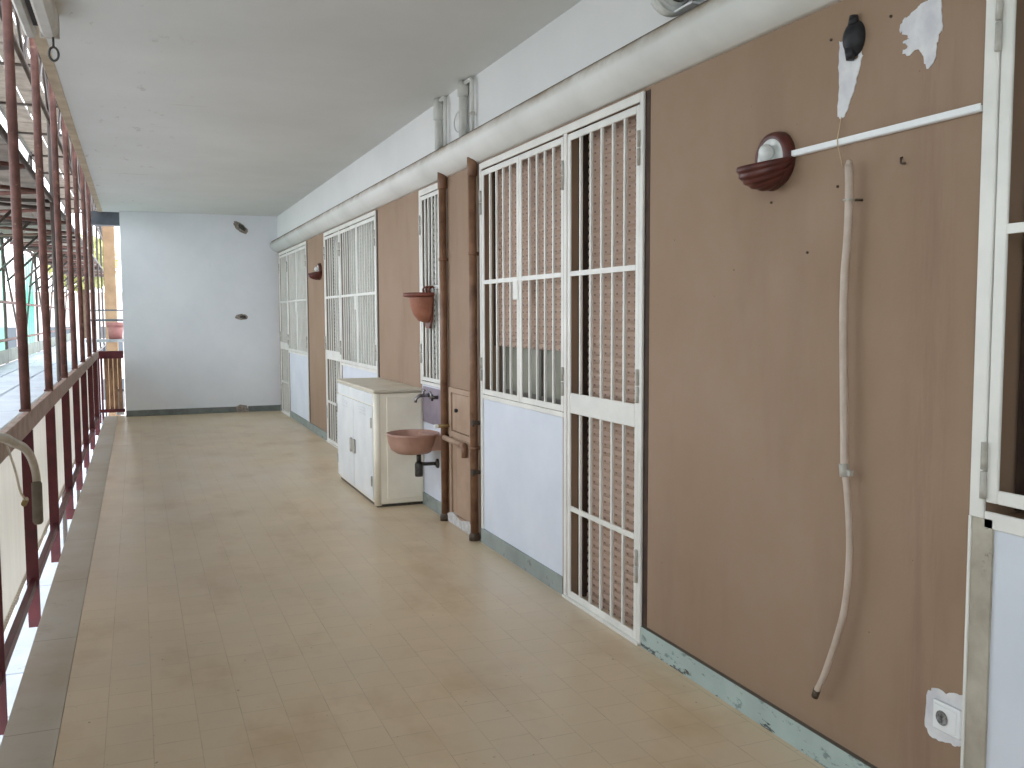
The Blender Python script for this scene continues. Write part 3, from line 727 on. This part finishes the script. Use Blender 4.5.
# end of the railing by the far wall
er = thing('end_railing', (-.4, 15.2, 0), 'short dark red and tan end railing closing the gap beside the end wall', 'railing')
obj('handrail', MB().box(-.56, -.20, 15.14, 15.17, .87, .985, .004), 'dark_red', er)
for k in range(4):
    obj('board', MB().box(-.47+.062*k, -.417+.062*k, 15.17, 15.19, .08, .87, .003), 'old_wood', er)
obj('bottom_rail', MB().box(-.56, -.20, 15.14, 15.17, .06, .11, .003), 'dark_red', er)
for x in (-.545, -.505): obj('upright', MB().box(x-.012, x+.012, 15.15, 15.18, -.1, .98), 'dark_red', er)
sh = thing('plant_shelf', (-.55, 15.9, 1.08), 'narrow grey shelf outside the railing end, under the pink pot', 'shelf')
obj('slab', MB().box(-.74, -.14, 15.72, 16.05, 1.10, 1.145, .006), 'stone_shelf', sh)
obj('support', MB().box(-.72, -.68, 15.86, 15.9, -.2, 1.10).box(-.2, -.16, 15.86, 15.9, -.2, 1.10), 'steel_blue', sh)
pp = thing('flower_pot', (-.32, 15.88, 1.145), 'pinkish clay flower pot standing on the grey shelf', 'flower pot')
obj('pot', MB().lathe([(.0, 0), (.095, 0), (.125, .22), (.112, .22), (.1, .2), (.0, .19)], (-.315, 15.88, 1.147), n=24), 'pot_pink', pp)
obj('rim', MB().lathe([(.124, .205), (.14, .208), (.143, .26), (.128, .262), (.122, .21)], (-.315, 15.88, 1.147), n=24), 'pot_pink', pp)
gr = thing('side_guard', (-.4, 16.35, 0), 'dark metal guard bars behind the pot beyond the end wall', 'guard rail')
obj('crossbar', MB().tube([(-.72, 16.35, 1.44), (.3, 16.35, 1.44)], .018, 8).tube([(-.72, 16.35, 1.60), (.3, 16.35, 1.60)], .012, 8), 'steel_blue', gr)
obj('upright', MB().cyl((-.71, 16.35, -.4), (-.71, 16.35, 1.6), .016, 8).cyl((.28, 16.35, -.4), (.28, 16.35, 1.6), .016, 8), 'steel_blue', gr)
struct('beam_end', MB().box(-.6, .3, Y1+.2, Y1+.45, 2.86, 3.06), 'steel_blue')
co = thing('tan_column', (-.42, 17.6, -9), 'tan rendered column rising beyond the end of the gallery', 'column')
obj('shaft', MB().box(-.50, -.31, 17.5, 17.75, -9, 4.2, .01), 'ochre_wall', co)
obj('plinth', MB().box(-.56, -.24, 17.46, 17.79, -9, -8.6), 'ochre_wall', co)
bx_ = thing('storage_box', (-.26, 15.5, 0), 'small pale storage box with dark lid in the gap beside the end wall', 'box')
obj('body', MB().box(-.33, -.215, 15.3, 15.5, 0, .36, .01), 'stone_shelf', bx_)
obj('lid', MB().box(-.335, -.21, 15.295, 15.505, .36, .40, .008), 'steel_blue', bx_)

# ------------------------------------------------------------------ awning and crank
aw = thing('awning', (-.4, 4, 2.93), 'folded light grey awning cassette under the ceiling edge at upper left', 'awning')
obj('cassette', MB().prism([(-.412, 3.05), (-.412, 2.955), (-.395, 2.93), (-.35, 2.925), (-.325, 2.95), (-.325, 3.05)], 1.0, 5.42), 'awning_alu', aw)
obj('slot', MB().box(-.44, -.41, 1.0, 5.4, 2.975, 3.04), 'dark_gap', aw)
obj('front_bar', MB().prism([(-.50, 3.045), (-.50, 2.985), (-.485, 2.965), (-.455, 2.965), (-.44, 2.985), (-.44, 3.045)], 1.0, 5.6), 'awning_alu', aw)
obj('end_cap', MB().box(-.415, -.322, 5.42, 5.435, 2.925, 3.05, .004), 'awning_alu', aw)
obj('eye_ring', MB().cyl((-.352, 5.40, 2.94), (-.352, 5.40, 2.875), .006, 8).tube([(-.352+.022*math.cos(2*PI*k/18), 5.40, 2.842+.034*math.sin(2*PI*k/18)) for k in range(18)], .006, 8, closed=True), 'metal_dark', aw)
ck = thing('crank_handle', (-.42, 4.4, .62), 'bent grey crank rod with dark grip hooked over the handrail at left', 'crank')
CK = [(-.47, 2.9, 1.13), (-.43, 3.377, 1.114), (-.42, 3.724, 1.05), (-.42, 4.022, .993), (-.42, 4.25, .925), (-.42, 4.39, .85), (-.42, 4.435, .80), (-.42, 4.432, .76)]
obj('rod', MB().tube(smooth_path(CK), .0165, 14), 'tube_grey', ck)
obj('grip', MB().tube([(-.42, 4.434, .795), (-.42, 4.432, .785), (-.42, 4.425, .62), (-.42, 4.425, .61)], [.014, .021, .021, .014], 16), 'grip_grey', ck)
obj('support_hook', MB().tube([(-.47, 2.9, 1.13), (-.54, 2.88, 1.05), (-.545, 2.88, 1.0)], .0165, 12), 'tube_grey', ck)
cd = thing('hanging_cord', (-.5, 4.4, .66), 'thin cream cord hanging from the handrail beside the grey crank', 'cord')
obj('cord', MB().tube(smooth_path([(-.53, 4.37, .99), (-.515, 4.36, .95), (-.49, 4.345, .86), (-.48, 4.40, .76), (-.47, 4.50, .70)]), .005, 8), 'cord_white', cd)
obj('toggle', MB().tube([(-.475, 4.46, .695), (-.475, 4.54, .70)], .012, 10), 'brass', cd)

# ------------------------------------------------------------------ scaffolding outside
SX0, SX1 = -.80, -1.87
sf = thing('scaffolding', (-1.3, 12, -9), 'tubular steel scaffolding with planked decks outside the railing', 'scaffolding')
SY = [1.2+2.5*k for k in range(0, 13)]   # standards
for y in SY:
    for x in (SX0, SX1):
        if x == SX0 and y < 9: continue
        obj('standard', MB().cyl((x, y, -9), (x, y, 6.8), .024, 10), 'scaffold_tube', sf)
for z in (.74, 2.74, 4.74, -1.26):
    for x in (SX0, SX1):
        obj('ledger', MB().cyl((x, .4, z), (x, 33, z), .024, 8), 'scaffold_tube', sf)
    for y in SY:
        obj('transom', MB().cyl((SX0, y+.04, z), (SX1, y+.04, z), .022, 8), 'scaffold_tube', sf)
y = 6.0; k = 0
while y < 30:
    a, b = (SX0, SX1) if k % 2 else (SX1, SX0)
    obj('deck_brace', MB().cyl((a, y, 2.69), (b, y+.8, 2.69), .02, 8), 'scaffold_red' if k % 3 else 'scaffold_tube', sf)
    if k % 2: obj('knee_brace', MB().cyl((SX1+.02, y, 2.05), (SX1+.7, y, 2.72), .018, 8), 'scaffold_tube', sf)
    y += .8; k += 1
for z in (1.15, 1.72, 3.3, 3.75):
    obj('guard_rail', MB().cyl((SX1+.03, .4, z), (SX1+.03, 33, z), .022, 8), 'scaffold_red', sf)
for z, mt in ((.8, 'deck_planks'), (2.8, 'deck_wood'), (4.8, 'deck_wood'), (-1.2, 'deck_planks')):
    for k in range(3):
        a = SX1+.04+k*.35
        m = MB()
        for q in range(13):
            y = .3+2.5*q
            m.box(a, a+.315, y, y+2.47, z-.045, z)
        obj('deck_plank', m, mt, sf)
    if z > 0: obj('toe_board', MB().box(SX1-.01, SX1+.02, .3, 33, z, z+.2), 'toe_board', sf)
for q, y in enumerate(SY[:-1]):
    for z in (-1.26, .74, 2.74):
        a, b = (y, y+2.5) if q % 2 else (y+2.5, y)
        obj('brace', MB().cyl((SX1-.03, a, z), (SX1-.03, b, z+2), .018, 8), 'scaffold_tube', sf)
# lattice girder along the inner side
gd = thing('lattice_girder', (-.725, 9, 3.4), 'dark steel lattice girder hung above the railing outside the ceiling edge', 'girder')
z0, z1 = 3.40, 3.84
for z in (z0, z1): obj('chord', MB().cyl((-.725, .5, z), (-.725, 33, z), .022, 8), 'scaffold_tube', gd)
y = .8; k = 0
while y < 30:
    za, zb = (z0, z1) if k % 2 else (z1, z0)
    obj('web', MB().cyl((-.725, y, za), (-.725, y+.55, zb), .014, 6), 'scaffold_tube', gd)
    y += .55; k += 1
# nets
def net(y0, y1, z0, z1, mat, label, x=SX1-.09):
    m = MB(); n = 40; rows = []
    for j in range(7):
        z = z0+(z1-z0)*j/6
        rows.append([(x+.035*math.sin(k*.9+j*.5)*(1-abs(j-3)/6), y0+(y1-y0)*k/n, z) for k in range(n+1)])
    m.rings(rows, False, False, True)
    o = obj('debris_net', m, mat, None, (x, (y0+y1)/2, z0)); tag(o, label, 'net'); return o
net(13.7, 17.1, .9, 2.85, 'net_mint', 'mint green debris net at the far left edge of the scaffolding')
net(19.0, 21.6, .75, 2.7, 'net_teal', 'teal green debris net hanging between scaffold posts')
net(.3, 22, 3.0, 6.8, 'net_pale', 'pale translucent sheet net on the upper scaffold level')
net(-3, 3.6, -1.0, 2.9, 'net_light_block', 'unseen grey green net added outside the left edge to dim the near gallery')  # added out of view to cut daylight near the camera
# ground and what stands beyond
struct('ground', MB().box(-80, 60, -40, 140, -9.6, -9), 'ground_pale')
bd = thing('apartment_building', (-13, 62, -9), 'pale pinkish apartment building far beyond the scaffolding', 'building')
obj('wall', MB().box(-17, 6, 60, 70, -9, 2.6), 'building_pink', bd)
obj('roof', MB().box(-17.4, 6.4, 59.6, 70.4, 2.6, 2.9), 'building_roof', bd)
for j in range(3):
    for k in range(8):
        w = obj('window', MB().box(-16+k*2.8, -14.8+k*2.8, 59.9, 60.05, -7+j*3.1, -5.3+j*3.1), 'window_dark', bd)
tr_ = thing('street_tree', (-1.9, 40, -9), 'yellowish green tree top showing between the far posts', 'tree')
obj('trunk', MB().tube([(-1.9, 40, -9), (-1.8, 40, -2), (-1.9, 40, 3)], [.3, .22, .12], 10), 'trunk', tr_)
m = MB()
for k in range(1400):
    u = random.uniform(0, 2*PI); v = math.acos(random.uniform(-1, 1)); r = 1.3*random.uniform(.3, 1)**.5
    c = Vector((-1.9+r*math.sin(v)*math.cos(u), 40+r*math.sin(v)*math.sin(u), 3.6+1.3*r/2.0*math.cos(v)*1.3))
    a = Vector((random.gauss(0, 1), random.gauss(0, 1), random.gauss(0, 1))).normalized()
    b = a.orthogonal().normalized(); s = random.uniform(.10, .2)
    m.face([c-a*s, c+b*s*.5, c+a*s, c-b*s*.5])
tag(obj('crown', m, 'leaf_green', tr_), kind='stuff')

# ------------------------------------------------------------------ light, camera, view
w = bpy.data.worlds.new('overcast_sky'); SC.world = w; w.use_nodes = True
n = w.node_tree.nodes; l = w.node_tree.links
bg = n['Background']
tc = n.new('ShaderNodeTexCoord'); sx = n.new('ShaderNodeSeparateXYZ'); l.new(tc.outputs['Generated'], sx.inputs[0])
mr = n.new('ShaderNodeMapRange'); l.new(sx.outputs['Z'], mr.inputs['Value'])
mr.inputs['From Min'].default_value = -.1; mr.inputs['From Max'].default_value = .9
mx = n.new('ShaderNodeMix'); mx.data_type = 'RGBA'; l.new(mr.outputs['Result'], mx.inputs['Factor'])
mx.inputs['A'].default_value = (.90, .945, 1.0, 1); mx.inputs['B'].default_value = (.80, .88, 1.0, 1)
l.new(mx.outputs['Result'], bg.inputs['Color'])
bg.inputs['Strength'].default_value = 4.4
SC.cycles.use_denoising = True
SC.cycles.max_bounces = 10; SC.cycles.diffuse_bounces = 7; SC.cycles.transparent_max_bounces = 12

cam = bpy.data.cameras.new('camera'); co_ = bpy.data.objects.new('camera', cam); COL.objects.link(co_)
R = Vector((0.92760878, -0.37353598, -0.00358168)); U = Vector((0.03096541, 0.06733477, 0.9972498)); F = Vector((0.37226751, 0.92516858, -0.07402702))
mt = Matrix((R, U, -F)).transposed().to_4x4(); mt.translation = Vector((0, 0, 1.5))
co_.matrix_world = mt
cam.sensor_width = 36; cam.lens = 930/1024*36; cam.clip_start = .05; cam.clip_end = 400
SC.camera = co_
vs = SC.view_settings
vs.view_transform = 'Standard'; vs.look = 'None'; vs.gamma = 1; vs.use_curve_mapping = False; vs.exposure = 0.0
